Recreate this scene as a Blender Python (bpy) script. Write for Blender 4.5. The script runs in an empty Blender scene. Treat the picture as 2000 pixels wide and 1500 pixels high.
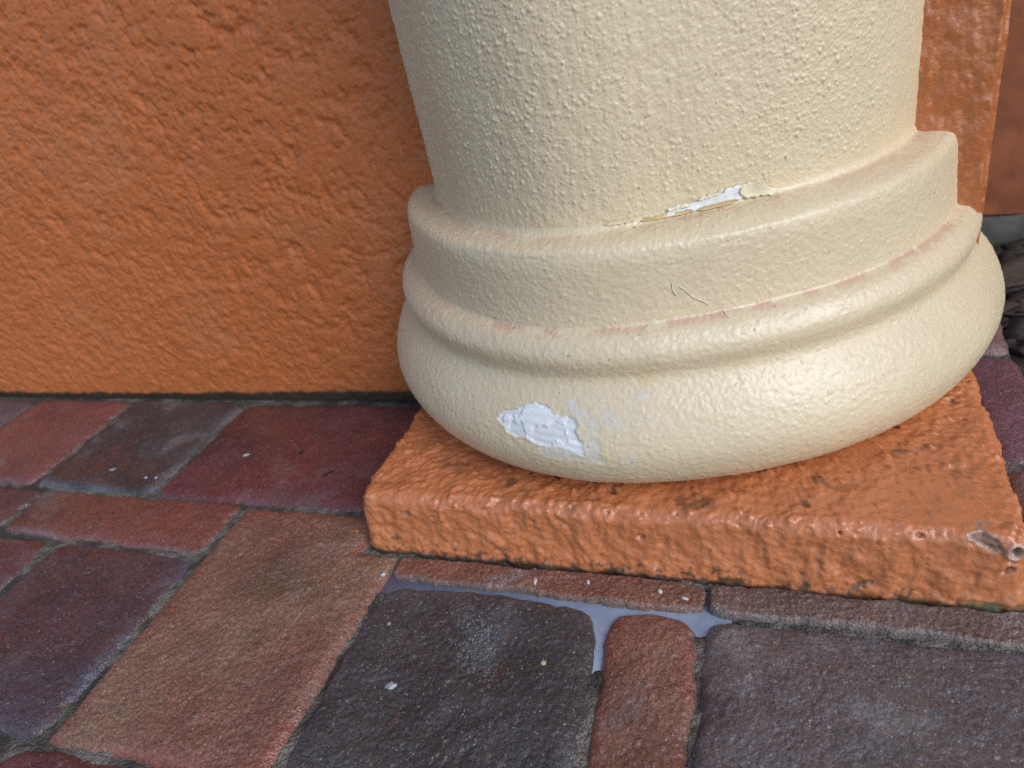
import bpy, math, random
import numpy as np
from mathutils import Matrix, Vector

# ------------------------------------------------------------------ camera, sky, sun, exposure
S = 0.346                      # metres per layout unit (one unit = camera height above the pavers)
scene = bpy.context.scene
COL = scene.collection

cam_d = bpy.data.cameras.new("camera")
cam_d.sensor_fit = 'HORIZONTAL'
cam_d.sensor_width = 36.0
cam_d.lens = 36.0 * 1431.4 / 2000.0
cam_d.clip_start = 0.01
cam_d.clip_end = 600
cam_d.dof.use_dof = True
cam_d.dof.focus_distance = 0.41
cam_d.dof.aperture_fstop = 8.5
cam = bpy.data.objects.new("camera", cam_d)
COL.objects.link(cam)
right = Vector((0.93202647, 0.30471205, -0.1961561))
down = Vector((0.00166696, -0.54488339, -0.83851018))
fwd = Vector((-0.36238636, 0.7811867, -0.50835368))
m = Matrix((right, -down, -fwd)).transposed().to_4x4()
m.translation = Vector((0, 0, 1.0 * S))
cam.matrix_world = m
scene.camera = cam

SUN_DIR = Vector((0.67, -0.44, 0.60)).normalized()      # towards the light
world = bpy.data.worlds.new("World")
scene.world = world
world.use_nodes = True
wn = world.node_tree.nodes
bg = wn["Background"]
sky = wn.new("ShaderNodeTexSky")
sky.sky_type = 'NISHITA'
sky.sun_disc = False
sky.sun_elevation = math.asin(SUN_DIR.z)
sky.sun_rotation = math.atan2(SUN_DIR.x, SUN_DIR.y)
sky.air_density = 1.0
sky.dust_density = 1.2
sky.ozone_density = 1.0
world.node_tree.links.new(sky.outputs[0], bg.inputs[0])
bg.inputs[1].default_value = 0.15

sun_d = bpy.data.lights.new("sun", 'SUN')
sun_d.energy = 1.2
sun_d.angle = math.radians(32)
sun_d.color = (0.91, 0.955, 1.0)
sun = bpy.data.objects.new("sun", sun_d)
COL.objects.link(sun)
sun.rotation_euler = SUN_DIR.to_track_quat('Z', 'Y').to_euler()
sun.location = SUN_DIR * 6

vs = scene.view_settings
vs.view_transform = 'Standard'
vs.look = 'None'
vs.gamma = 1.0
vs.use_curve_mapping = False
vs.exposure = 0.24
scene.cycles.use_denoising = False
scene.cycles.use_adaptive_sampling = False
scene.cycles.max_bounces = 5
scene.cycles.diffuse_bounces = 3
scene.cycles.glossy_bounces = 3
scene.cycles.transmission_bounces = 2

# ------------------------------------------------------------------ numpy noise
def _h(ix, iy, iz, seed):
    with np.errstate(over='ignore'):
        h = (ix.astype(np.int64) * 374761393 + iy.astype(np.int64) * 668265263 + iz.astype(np.int64) * 2147483647 + seed * 974634777) & 0xFFFFFFFF
        h = ((h ^ (h >> 13)) * 1274126177) & 0xFFFFFFFF
        h = ((h ^ (h >> 15)) * 2246822519) & 0xFFFFFFFF
        h = h ^ (h >> 16)
    return h

def hrand(ix, iy, iz, seed):
    return (_h(ix, iy, iz, seed) & 0xFFFFFF) / float(0x1000000)

_G = np.array([(1,1,0),(-1,1,0),(1,-1,0),(-1,-1,0),(1,0,1),(-1,0,1),(1,0,-1),(-1,0,-1),(0,1,1),(0,-1,1),(0,1,-1),(0,-1,-1),(1,1,0),(-1,1,0),(0,-1,1),(0,-1,-1)], float)

def perlin(p, seed=0):
    i = np.floor(p).astype(np.int64)
    f = p - i
    u = f * f * f * (f * (f * 6 - 15) + 10)
    out = 0
    for dx in (0, 1):
        wx = u[:, 0] if dx else 1 - u[:, 0]
        for dy in (0, 1):
            wy = u[:, 1] if dy else 1 - u[:, 1]
            for dz in (0, 1):
                wz = u[:, 2] if dz else 1 - u[:, 2]
                g = _G[_h(i[:, 0] + dx, i[:, 1] + dy, i[:, 2] + dz, seed) & 15]
                d = g[:, 0] * (f[:, 0] - dx) + g[:, 1] * (f[:, 1] - dy) + g[:, 2] * (f[:, 2] - dz)
                out = out + wx * wy * wz * d
    return out

def fbm(p, freq, octv=4, gain=0.5, seed=0):
    a, s, t = 1.0, 0, 0
    q = p * freq
    for o in range(octv):
        s = s + a * perlin(q, seed + o * 17)
        t += a
        a *= gain
        q = q * 2.03 + 11.7
    return s / t * 1.6

def blobs(u, v, cell, rmin, rmax, prob, seed, hk=0.5, pow_=1.0):
    """height of scattered round grains on a surface with coordinates u, v"""
    iu = np.floor(u / cell).astype(np.int64); iv = np.floor(v / cell).astype(np.int64)
    out = np.zeros_like(u)
    z0 = np.zeros_like(iu)
    for du in (-1, 0, 1):
        for dv in (-1, 0, 1):
            a, b = iu + du, iv + dv
            on = hrand(a, b, z0, seed) < prob
            px = (a + hrand(a, b, z0, seed + 1)) * cell
            py = (b + hrand(a, b, z0, seed + 2)) * cell
            r = rmin + (rmax - rmin) * hrand(a, b, z0, seed + 3) ** 2
            d2 = ((u - px) ** 2 + (v - py) ** 2) / (r * r)
            hgt = np.where(on & (d2 < 1), r * hk * (1 - d2) ** pow_, 0)
            out = np.maximum(out, hgt)
    return out

def billow(p, freq, octv=3, gain=0.5, seed=0):
    a, s, t = 1.0, 0, 0
    q = p * freq
    for o in range(octv):
        s = s + a * (np.abs(perlin(q, seed + o * 17)) * 2.4 - 0.45)
        t += a; a *= gain; q = q * 2.03 + 7.1
    return s / t

def sstep(a, b, x):
    t = np.clip((x - a) / (b - a), 0, 1)
    return t * t * (3 - 2 * t)

def inpoly(x, y, poly):
    c = np.zeros(len(x), bool)
    n = len(poly)
    for i in range(n):
        x1, y1 = poly[i]; x2, y2 = poly[(i + 1) % n]
        if y1 == y2:
            continue
        k = ((y1 > y) != (y2 > y)) & (x < (x2 - x1) * (y - y1) / (y2 - y1) + x1)
        c ^= k
    return c

def sdpoly(x, y, poly):
    """signed distance to polygon, positive inside"""
    d = np.full(len(x), 1e9)
    n = len(poly)
    for i in range(n):
        x1, y1 = poly[i]; x2, y2 = poly[(i + 1) % n]
        ex, ey = x2 - x1, y2 - y1
        t = np.clip(((x - x1) * ex + (y - y1) * ey) / (ex * ex + ey * ey + 1e-12), 0, 1)
        d = np.minimum(d, (x - x1 - t * ex) ** 2 + (y - y1 - t * ey) ** 2)
    d = np.sqrt(d)
    return np.where(inpoly(x, y, poly), d, -d)

def mix(a, b, t):
    t = np.asarray(t)[:, None]
    return a * (1 - t) + b * t

def srgb(r, g, b):
    return np.array([((c / 255 + 0.055) / 1.055) ** 2.4 if c > 10 else c / 255 / 12.92 for c in (r, g, b)])

# ------------------------------------------------------------------ mesh helpers
def grid_faces(nu, nv, wrap=False):
    i = np.arange(nu * nv).reshape(nv, nu)
    if wrap:
        i = np.concatenate([i, i[:, :1]], axis=1)
    return np.stack([i[:-1, :-1], i[:-1, 1:], i[1:, 1:], i[1:, :-1]], axis=-1).reshape(-1, 4)

def mesh_obj(name, V, F, mat, parent=None, col=None, rgh=None, smooth=True, origin=(0, 0, 0)):
    """V in layout units; origin is where the object stands"""
    V = np.asarray(V, float) - np.asarray(origin, float)
    me = bpy.data.meshes.new(name)
    F = np.asarray(F)
    k = F.shape[1]
    me.vertices.add(len(V))
    me.vertices.foreach_set("co", (V * S).astype(np.float32).ravel())
    me.loops.add(F.size)
    me.loops.foreach_set("vertex_index", F.astype(np.int32).ravel())
    me.polygons.add(len(F))
    me.polygons.foreach_set("loop_start", np.arange(0, F.size, k, dtype=np.int32))
    me.update(calc_edges=True)
    if smooth:
        me.polygons.foreach_set("use_smooth", np.ones(len(F), bool))
    if col is not None:
        a = me.color_attributes.new("col", 'FLOAT_COLOR', 'POINT')
        c = np.ones((len(V), 4), np.float32)
        c[:, :3] = np.clip(col, 0, 1)
        a.data.foreach_set("color", c.ravel())
    if rgh is not None:
        a = me.attributes.new("rgh", 'FLOAT', 'POINT')
        a.data.foreach_set("value", np.asarray(rgh, np.float32).ravel())
    me.materials.append(mat)
    me.validate()
    o = bpy.data.objects.new(name, me)
    COL.objects.link(o)
    o.location = Vector(origin) * S
    if parent is not None:
        o.parent = parent
        o.location = Vector(origin) * S - parent.location
    return o

def empty(name, loc=(0, 0, 0)):
    o = bpy.data.objects.new(name, None)
    o.empty_display_size = 0.05
    COL.objects.link(o)
    o.location = Vector(loc) * S
    return o

def tag(o, label=None, cat=None, group=None, kind=None):
    if label: o["label"] = label
    if cat: o["category"] = cat
    if group: o["group"] = group
    if kind: o["kind"] = kind
    return o

# ------------------------------------------------------------------ materials
def surf_mat(name, grain=900, grain_amt=0.12, bump_scale=1400, bump=0.15, bump_dist=0.0004, spec=0.5, coat=0.0, coat_rough=0.2,
             speck=None, granular=0.0, film=False):
    """colour and roughness come from the surface's own attributes; grain, specks and fine relief are nodes"""
    mt = bpy.data.materials.new(name)
    mt.use_nodes = True
    nt = mt.node_tree; N = nt.nodes; L = nt.links
    b = N["Principled BSDF"]
    at = N.new("ShaderNodeAttribute"); at.attribute_name = "col"
    ar = N.new("ShaderNodeAttribute"); ar.attribute_name = "rgh"
    tc = N.new("ShaderNodeTexCoord")
    nz = N.new("ShaderNodeTexNoise"); nz.inputs["Scale"].default_value = grain; nz.inputs["Detail"].default_value = 3
    L.new(tc.outputs["Object"], nz.inputs["Vector"])
    mr = N.new("ShaderNodeMapRange")
    mr.inputs[1].default_value = 0.3; mr.inputs[2].default_value = 0.7
    mr.inputs[3].default_value = 1 - grain_amt; mr.inputs[4].default_value = 1 + grain_amt
    L.new(nz.outputs["Fac"], mr.inputs[0])
    mul = N.new("ShaderNodeMix"); mul.data_type = 'RGBA'; mul.blend_type = 'MULTIPLY'; mul.inputs[0].default_value = 1
    L.new(at.outputs["Color"], mul.inputs[6]); L.new(mr.outputs[0], mul.inputs[7])
    colout = mul.outputs[2]
    if speck is not None:
        for i, (c, thr, sc) in enumerate(speck):
            n2 = N.new("ShaderNodeTexVoronoi"); n2.inputs["Scale"].default_value = sc
            L.new(tc.outputs["Object"], n2.inputs["Vector"])
            wn_ = N.new("ShaderNodeSeparateColor"); L.new(n2.outputs["Color"], wn_.inputs[0])
            gt = N.new("ShaderNodeMath"); gt.operation = 'GREATER_THAN'; gt.inputs[1].default_value = thr
            L.new(wn_.outputs[i % 3], gt.inputs[0])
            lt = N.new("ShaderNodeMath"); lt.operation = 'LESS_THAN'; lt.inputs[1].default_value = 0.42
            L.new(n2.outputs["Distance"], lt.inputs[0])
            an = N.new("ShaderNodeMath"); an.operation = 'MULTIPLY'
            L.new(gt.outputs[0], an.inputs[0]); L.new(lt.outputs[0], an.inputs[1])
            an2 = N.new("ShaderNodeMath"); an2.operation = 'MULTIPLY'; an2.inputs[1].default_value = 0.75
            L.new(an.outputs[0], an2.inputs[0])
            mx = N.new("ShaderNodeMix"); mx.data_type = 'RGBA'
            L.new(an2.outputs[0], mx.inputs[0]); L.new(colout, mx.inputs[6]); mx.inputs[7].default_value = (*c, 1)
            colout = mx.outputs[2]
    L.new(colout, b.inputs["Base Color"])
    L.new(ar.outputs["Fac"], b.inputs["Roughness"])
    b.inputs["Specular IOR Level"].default_value = spec
    b.inputs["Coat Weight"].default_value = coat
    b.inputs["Coat Roughness"].default_value = coat_rough
    if film:      # water film where the surface is wettest
        fm = N.new("ShaderNodeMapRange"); fm.inputs[1].default_value = 0.25; fm.inputs[2].default_value = 0.13
        fm.inputs[3].default_value = 0.0; fm.inputs[4].default_value = 1.0
        L.new(ar.outputs["Fac"], fm.inputs[0]); L.new(fm.outputs[0], b.inputs["Coat Weight"])
        b.inputs["Coat IOR"].default_value = 1.45
    nb = N.new("ShaderNodeTexNoise"); nb.inputs["Scale"].default_value = bump_scale; nb.inputs["Detail"].default_value = 4
    nb.inputs["Roughness"].default_value = 0.6
    L.new(tc.outputs["Object"], nb.inputs["Vector"])
    bp = N.new("ShaderNodeBump"); bp.inputs["Strength"].default_value = bump; bp.inputs["Distance"].default_value = bump_dist
    hout = nb.outputs["Fac"]
    if granular:
        vo = N.new("ShaderNodeTexVoronoi"); vo.inputs["Scale"].default_value = granular; vo.feature = 'SMOOTH_F1'
        vo.inputs["Smoothness"].default_value = 0.3
        L.new(tc.outputs["Object"], vo.inputs["Vector"])
        inv = N.new("ShaderNodeMath"); inv.operation = 'MULTIPLY_ADD'; inv.inputs[1].default_value = -0.9
        L.new(vo.outputs["Distance"], inv.inputs[0]); L.new(nb.outputs["Fac"], inv.inputs[2])
        hout = inv.outputs[0]
    L.new(hout, bp.inputs["Height"])
    L.new(bp.outputs[0], b.inputs["Normal"])
    return mt

def plain_mat(name, rgb, rough=0.6, spec=0.5, var=0.15, scale=400, bump=0.2):
    mt = bpy.data.materials.new(name); mt.use_nodes = True
    N = mt.node_tree.nodes; L = mt.node_tree.links; b = N["Principled BSDF"]
    tc = N.new("ShaderNodeTexCoord")
    nz = N.new("ShaderNodeTexNoise"); nz.inputs["Scale"].default_value = scale; nz.inputs["Detail"].default_value = 4
    L.new(tc.outputs["Object"], nz.inputs["Vector"])
    cr = N.new("ShaderNodeValToRGB")
    cr.color_ramp.elements[0].position = 0.3; cr.color_ramp.elements[1].position = 0.7
    cr.color_ramp.elements[0].color = (*[c * (1 - var) for c in rgb], 1)
    cr.color_ramp.elements[1].color = (*[min(1, c * (1 + var)) for c in rgb], 1)
    L.new(nz.outputs["Fac"], cr.inputs[0]); L.new(cr.outputs[0], b.inputs["Base Color"])
    b.inputs["Roughness"].default_value = rough
    b.inputs["Specular IOR Level"].default_value = spec
    bp = N.new("ShaderNodeBump"); bp.inputs["Strength"].default_value = bump; bp.inputs["Distance"].default_value = 0.0006
    L.new(nz.outputs["Fac"], bp.inputs["Height"]); L.new(bp.outputs[0], b.inputs["Normal"])
    return mt

M_STUCCO = surf_mat("orange_stucco_paint", grain=500, grain_amt=0.06, bump_scale=420, bump=0.45, bump_dist=0.0010, spec=0.4)
M_GLOSS = surf_mat("orange_gloss_paint", grain=500, grain_amt=0.05, bump_scale=480, bump=0.50, bump_dist=0.0010, spec=0.85)
M_CREAM = surf_mat("cream_paint", grain=500, grain_amt=0.03, bump_scale=750, bump=0.36, bump_dist=0.0004, spec=0.95)
M_PAVER = surf_mat("paver_concrete", grain=700, grain_amt=0.45, bump_scale=900, bump=0.50, bump_dist=0.0011, spec=0.7, granular=680, film=True, coat_rough=0.12,
                   speck=[((0.40, 0.35, 0.31), 0.972, 820), ((0.02, 0.018, 0.018), 0.945, 760), ((0.26, 0.14, 0.10), 0.965, 600)])
M_SAND = surf_mat("joint_sand", grain=900, grain_amt=0.35, bump_scale=700, bump=1.0, bump_dist=0.002, spec=0.4, granular=520)
M_SOIL = surf_mat("dark_soil", grain=300, grain_amt=0.4, bump_scale=300, bump=0.8, bump_dist=0.002, spec=0.3)

YW = 1.474                     # face of the stucco wall
ORANGE = np.array([0.44, 0.148, 0.050])

def spaced(a, b, step):
    return np.linspace(a, b, max(2, int(round((b - a) / step)) + 1))

# ------------------------------------------------------------------ ground
gx = np.concatenate([[-700, -60, -12], spaced(-4, 4, 0.25), [12, 60, 700]])
gy = np.concatenate([[-700, -60, -12], spaced(-4, 6, 0.25), [12, 60, 700]])
X, Y = np.meshgrid(gx, gy)
P = np.stack([X.ravel(), Y.ravel(), np.zeros(X.size)], 1)
P[:, 2] = -0.105 + 0.01 * fbm(P, 2.0, 3, seed=5)
ground = mesh_obj("ground", P, grid_faces(len(gx), len(gy)), M_SOIL,
                  col=mix(np.array([0.025, 0.021, 0.018]), np.array([0.05, 0.043, 0.036]), sstep(-.3, .3, fbm(P, 1.3, 4, seed=3))),
                  rgh=np.full(len(P), 0.8))
tag(ground, kind="structure")

# ------------------------------------------------------------------ pavement: bedding and joint sand, then pavers one by one
PUD = [((-0.315, 0.80), 0.11), ((-0.15, 0.848), 0.06), ((-0.24, 0.842), 0.06), ((-0.735, 0.85), 0.05), ((-0.60, 0.852), 0.09), ((-0.42, 0.852), 0.08),
       ((-0.14, 0.88), 0.04), ((-0.33, 0.905), 0.13), ((-0.55, 0.908), 0.13)]
sx = np.concatenate([[-9, -5, -3.2], spaced(-2.3, -1.25, 0.012), spaced(-1.245, 0.452, 0.0055)])
sy = np.concatenate([[-7, -3, -0.5, 0.1], spaced(0.36, 1.0, 0.0055), spaced(1.008, 1.60, 0.010), spaced(1.62, 1.93, 0.05)])
X, Y = np.meshgrid(sx, sy)
P = np.stack([X.ravel(), Y.ravel(), np.zeros(X.size)], 1)
n = fbm(P, 9, 4, 0.55, seed=21)
n2 = fbm(P, 60, 3, 0.6, seed=22)
z = np.maximum(-0.0125 + 0.008 * n + 0.004 * n2, -0.0142)
wet = np.zeros(len(P))
for (px, py), r in PUD:
    wet = np.maximum(wet, 1 - sstep(r * 0.55, r, np.hypot(P[:, 0] - px, (P[:, 1] - py) * 1.4) * (1 + 0.5 * n)))
z = z - 0.024 * wet
z = np.where(P[:, 1] > YW - 0.05, np.minimum(z, -0.02), z)
P[:, 2] = z
c = mix(np.array([0.07, 0.064, 0.054]), np.array([0.24, 0.22, 0.19]), sstep(-.35, .45, n + 0.5 * n2))
c = mix(c, np.array([0.05, 0.055, 0.035]), 0.75 * sstep(0.15, 0.5, fbm(P, 5, 3, seed=24)))
c = mix(c, np.array([0.30, 0.30, 0.29]), sstep(-.1, .35, n2) * (1 - abs(wet * 2 - 1)) * 0.8)
pavement = mesh_obj("pavement", P, grid_faces(len(sx), len(sy)), M_SAND, col=c, rgh=0.75 - 0.35 * sstep(0, .5, n))
tag(pavement, kind="structure")

def rect(x0, x1, y0, y1):
    return [(x0, y0), (x1, y0), (x1, y1), (x0, y1)]

TOPS = []
def top_z(x, y):
    """height of the paving at a point"""
    best = -0.02
    for ux, uy, Z in TOPS:
        if ux[0] <= x <= ux[-1] and uy[0] <= y <= uy[-1]:
            best = max(best, Z[int(np.argmin(abs(uy - y))), int(np.argmin(abs(ux - x)))])
    return float(best)

def paver(poly, base, tint, res, seed, z0=0.0, rnd=0.028, edge=0.024, wetness=0.4, tilt=(0, 0), dome=0.004, wetspot=None, edgecol=None, dust=None, bev=0.006, dent=None):
    """one tumbled paver: height falls off with the distance from its worn outline"""
    pa = np.array(poly)
    x0, y0 = pa.min(0) - 0.020; x1, y1 = pa.max(0) + 0.020
    ux = spaced(x0, x1, res); uy = spaced(y0, y1, res)
    X, Y = np.meshgrid(ux, uy)
    x, y = X.ravel(), Y.ravel()
    P = np.stack([x, y, np.full(len(x), seed * 3.7)], 1)
    # rounded outline: shrink then grow
    inner = []
    cxm, cym = pa.mean(0)
    d = sdpoly(x, y, poly)
    # corner rounding through a smooth union of edge distances
    n = len(poly); acc = 0
    if n == 4:
        for i in range(4):
            a, b_ = pa[i], pa[(i + 1) % 4]
            e = b_ - a; nr = np.array([-e[1], e[0]]) / np.linalg.norm(e)
            di = (x - a[0]) * nr[0] + (y - a[1]) * nr[1]
            acc = acc + np.exp(-np.clip(di, -0.2, 3) / (rnd * 0.55))
        d = np.minimum(d, -rnd * 0.55 * np.log(np.maximum(acc, 1e-12)))
    w = 0.007 * fbm(P, 8, 3, 0.5, seed=seed) + 0.0022 * fbm(P, 40, 2, 0.5, seed=seed + 5)
    d = d + w + 0.0055
    d = d - min(0.016, edge * 0.7) * sstep(0.30, 0.75, fbm(P, 11, 3, 0.6, seed=seed + 40)) * (1 - sstep(0.0, 0.03, d))
    t = np.clip(d / edge, 0, 1)
    prof = np.clip(1 - (1 - t) ** 2.4, 0, 1) ** 0.6
    lo = fbm(P, 4.5, 3, 0.5, seed=seed + 1)
    mid = fbm(P, 28, 3, 0.55, seed=seed + 2)
    hi = fbm(P, 120, 2, 0.7, seed=seed + 3)
    z = z0 - edge * 0.9 * (1 - prof) + 0.006 * lo * t + 0.0022 * mid * t + 0.0022 * hi * np.clip(t + 0.2, 0, 1)
    z += dome * 0.5 * (np.clip(d / 0.2, 0, 1)) + tilt[0] * (x - cxm) + tilt[1] * (y - cym)
    st = blobs(x, y, 0.022, 0.002, 0.0065, 0.35, seed + 9, hk=0.30)
    z += st - blobs(x + 5, y, 0.035, 0.003, 0.009, 0.35, seed + 10, hk=0.30)
    z -= bev * (1 - np.clip(d / 0.055, 0, 1)) ** 2
    for (px, py, sg, dp) in (dent or []):
        z -= dp * np.exp(-((x - px) ** 2 + (y - py) ** 2) / (sg * sg))
    z = np.where(d < 0, z - 0.06 * sstep(0, 0.006, -d) - 0.01, z)
    z = np.maximum(z, -0.085)
    P[:, 2] = z
    TOPS.append((ux, uy, z.reshape(len(uy), len(ux))))
    base = np.array(base) * 1.12; tint = np.array(tint) * 1.12
    pc = np.stack([x, y, np.full(len(x), seed * 1.3)], 1)
    c = mix(base, tint, sstep(-.35, .4, fbm(pc, 3.2, 4, 0.55, seed=seed + 7)))
    c = c * (1 + 0.22 * fbm(pc, 14, 4, 0.6, seed=seed + 8))[:, None]
    c = c * (1 + 0.22 * hi)[:, None]
    c = mix(c, np.array([0.16, 0.125, 0.11]), 0.6 * sstep(0.0004, 0.0012, st) * (hrand(np.floor(x / 0.022).astype(np.int64), np.floor(y / 0.022).astype(np.int64), np.zeros(len(x), np.int64), seed) > 0.5))
    c = c * (1 - 0.30 * sstep(0.1, 0.5, fbm(pc, 2.1, 4, 0.6, seed=seed + 33)))[:, None]
    if edgecol is not None:
        c = mix(c, np.array(edgecol), 0.7 * (1 - sstep(0.0, 0.05, d)) * sstep(-.3, .3, fbm(pc, 7, 3, seed=seed + 31)))
    # pale efflorescence and dust
    e = sstep(0.22, 0.6, fbm(pc, 7, 4, 0.6, seed=seed + 12)) * (dust if dust is not None else 0.25)
    c = mix(c, np.array([0.26, 0.25, 0.26]), e)
    c = mix(c, np.array([0.20, 0.19, 0.165]), 0.55 * (1 - sstep(-0.004, 0.010, d)))
    wn_ = sstep(-0.35, 0.35, fbm(pc, 4.2, 3, 0.5, seed=seed + 14) + (wetness - 0.5) * 1.2)
    wn_ = np.maximum(wn_, (bev / 0.012) * (1 - sstep(0.012, 0.06, d)) * sstep(-0.3, 0.25, fbm(pc, 6, 3, seed=seed + 17)))
    if wetspot:
        for (px, py, r) in wetspot:
            wn_ = np.maximum(wn_, 1.25 * (1 - sstep(r * 0.2, r, np.hypot(x - px, y - py) + 0.35 * r * fbm(pc, 16, 3, seed=seed + 16))))
    rg = np.clip(0.48 - 0.29 * wn_, 0.12, 0.9) + 0.06 * mid
    F = grid_faces(len(ux), len(uy))
    keep = (d[F] > -0.012).any(1)
    F = F[keep]
    used = np.unique(F)
    remap = np.full(len(P), -1); remap[used] = np.arange(len(used))
    o = mesh_obj("paver_brick", P[used], remap[F], M_PAVER, pavement, col=c[used], rgh=rg[used], origin=(cxm, cym, 0))
    return o

RED = srgb(112, 68, 66); RED2 = srgb(88, 54, 55)
BROWN = srgb(128, 99, 80); BROWN2 = srgb(124, 86, 72)
CHAR = srgb(70, 67, 67); CHAR2 = srgb(58, 54, 56)
PURP = srgb(84, 70, 76); PURP2 = srgb(94, 66, 68)
BRICK = srgb(124, 84, 70); BRICK2 = srgb(106, 70, 62)
GREYP = srgb(90, 82, 83); GREYP2 = srgb(86, 74, 76)

paver(rect(-2.42, -1.990, 1.030, 1.447), RED, srgb(112, 74, 74), 0.0065, 101, wetness=0.75, dust=0.5, z0=-0.002)
paver(rect(-1.972, -1.543, 1.026, 1.445), CHAR2, CHAR, 0.0055, 102, wetness=0.45, z0=0.002, dust=0.35, edgecol=srgb(105, 104, 110))
paver(rect(-1.530, -0.858, 1.022, 1.440), RED2, srgb(104, 56, 56), 0.005, 103, wetness=0.6, z0=-0.003, dust=0.15)
paver(rect(-2.42, -1.912, 0.868, 1.018), srgb(92, 70, 68), srgb(84, 60, 60), 0.0055, 104, wetness=0.6, z0=-0.002, rnd=0.02)
paver(rect(-1.892, -1.236, 0.859, 1.014), BRICK2, srgb(120, 72, 62), 0.0045, 105, wetness=0.4, rnd=0.02, edge=0.018, edgecol=srgb(120, 80, 80))
paver(rect(-2.10, -1.690, 0.412, 0.842), srgb(110, 70, 66), RED2, 0.006, 106, wetness=0.6, edgecol=srgb(120, 115, 120))
paver(rect(-1.667, -1.230, 0.406, 0.847), PURP2 * 0.8, PURP * 0.75, 0.004, 107, wetness=0.7, edge=0.022, rnd=0.034, bev=0.013, edgecol=srgb(92, 92, 108), dust=0.12)
paver([(-1.217, 0.408), (-0.757, 0.408), (-0.757, 0.905), (-0.842, 0.905), (-0.842, 1.013), (-1.217, 1.013)], BROWN, BROWN2, 0.0033, 108, wetness=0.3, edge=0.03,
      z0=0.003, edgecol=srgb(140, 72, 64), dust=0.12, bev=0.010)
paver([(-0.750, 0.39), (-0.278, 0.39), (-0.318, 0.8385), (-0.750, 0.8385)], CHAR, CHAR2, 0.0030, 109, wetness=0.30, edge=0.022, rnd=0.055, bev=0.011, dent=[(-0.475, 0.70, 0.06, 0.012), (-0.60, 0.56, 0.07, 0.004)], z0=0.0, dust=0.15,
      wetspot=[(-0.495, 0.735, 0.085), (-0.47, 0.67, 0.06), (-0.53, 0.78, 0.05)], edgecol=srgb(96, 96, 104))
paver([(-0.266, 0.39), (-0.140, 0.39), (-0.151, 0.832), (-0.302, 0.832)], BRICK, BRICK2, 0.0030, 110, wetness=0.4, edge=0.022, rnd=0.045, z0=0.001, edgecol=srgb(130, 66, 58), dust=0.15)
paver(rect(-0.742, -0.149, 0.8545, 0.902), BRICK, srgb(120, 78, 62), 0.0022, 111, wetness=0.4, edge=0.007, rnd=0.012, z0=-0.004, dome=0, bev=0, dust=0.45)
paver(rect(-0.134, 0.46, 0.853, 0.905), srgb(116, 94, 84), srgb(110, 86, 80), 0.0024, 112, wetness=0.3, edge=0.009, rnd=0.016, z0=0.002, dome=0, bev=0)
paver(rect(-0.136, 0.46, 0.39, 0.840), GREYP, GREYP2, 0.0032, 113, wetness=0.55, edge=0.026, rnd=0.032, z0=-0.001, dust=0.35, edgecol=srgb(120, 120, 132))
paver(rect(-1.73, -1.298, -0.03, 0.400), CHAR2 * 0.7, CHAR2, 0.009, 114, wetness=0.5)
paver(rect(-1.285, -0.757, -0.03, 0.402), RED, RED2, 0.005, 115, wetness=0.5, rnd=0.07)
paver(rect(0.352, 0.462, 1.278, 1.668), srgb(112, 80, 90), srgb(100, 72, 80), 0.005, 116, wetness=0.35, rnd=0.03, edge=0.03, dust=0.4)
paver(rect(0.352, 0.456, 1.685, 1.90), srgb(128, 100, 98), srgb(112, 84, 84), 0.006, 117, wetness=0.3, rnd=0.03, edge=0.03)
paver(rect(0.352, 0.462, 0.92, 1.266), srgb(118, 92, 88), srgb(100, 78, 78), 0.006, 118, wetness=0.35, rnd=0.02, edge=0.03)
# pavers that go on outside the frame
rng = random.Random(4)
pal = [RED, BROWN, CHAR, PURP, BRICK, GREYP, RED2, BROWN2]
k = 200
for (x0, x1, y0, y1) in [(-2.86, -2.435, 1.03, 1.445), (-2.86, -2.435, 0.86, 1.015), (-2.55, -2.12, 0.412, 0.842), (-2.16, -1.745, -0.03, 0.395),
                         (-0.742, -0.31, -0.05, 0.378), (-0.296, -0.15, -0.05, 0.378), (-0.134, 0.46, -0.05, 0.378), (-2.60, -2.175, -0.03, 0.395),
                         (-1.205, -0.76, -0.48, -0.045), (-0.745, -0.30, -0.48, -0.065), (-0.285, 0.16, -0.48, -0.065), (-1.66, -1.22, -0.48, -0.045),
                         (0.175, 0.46, -0.48, -0.065), (-2.12, -1.675, -0.48, -0.045)]:
    a = pal[rng.randrange(8)]
    paver(rect(x0, x1, y0, y1), a, a * 0.85, 0.016, k, wetness=0.5); k += 1

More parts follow.
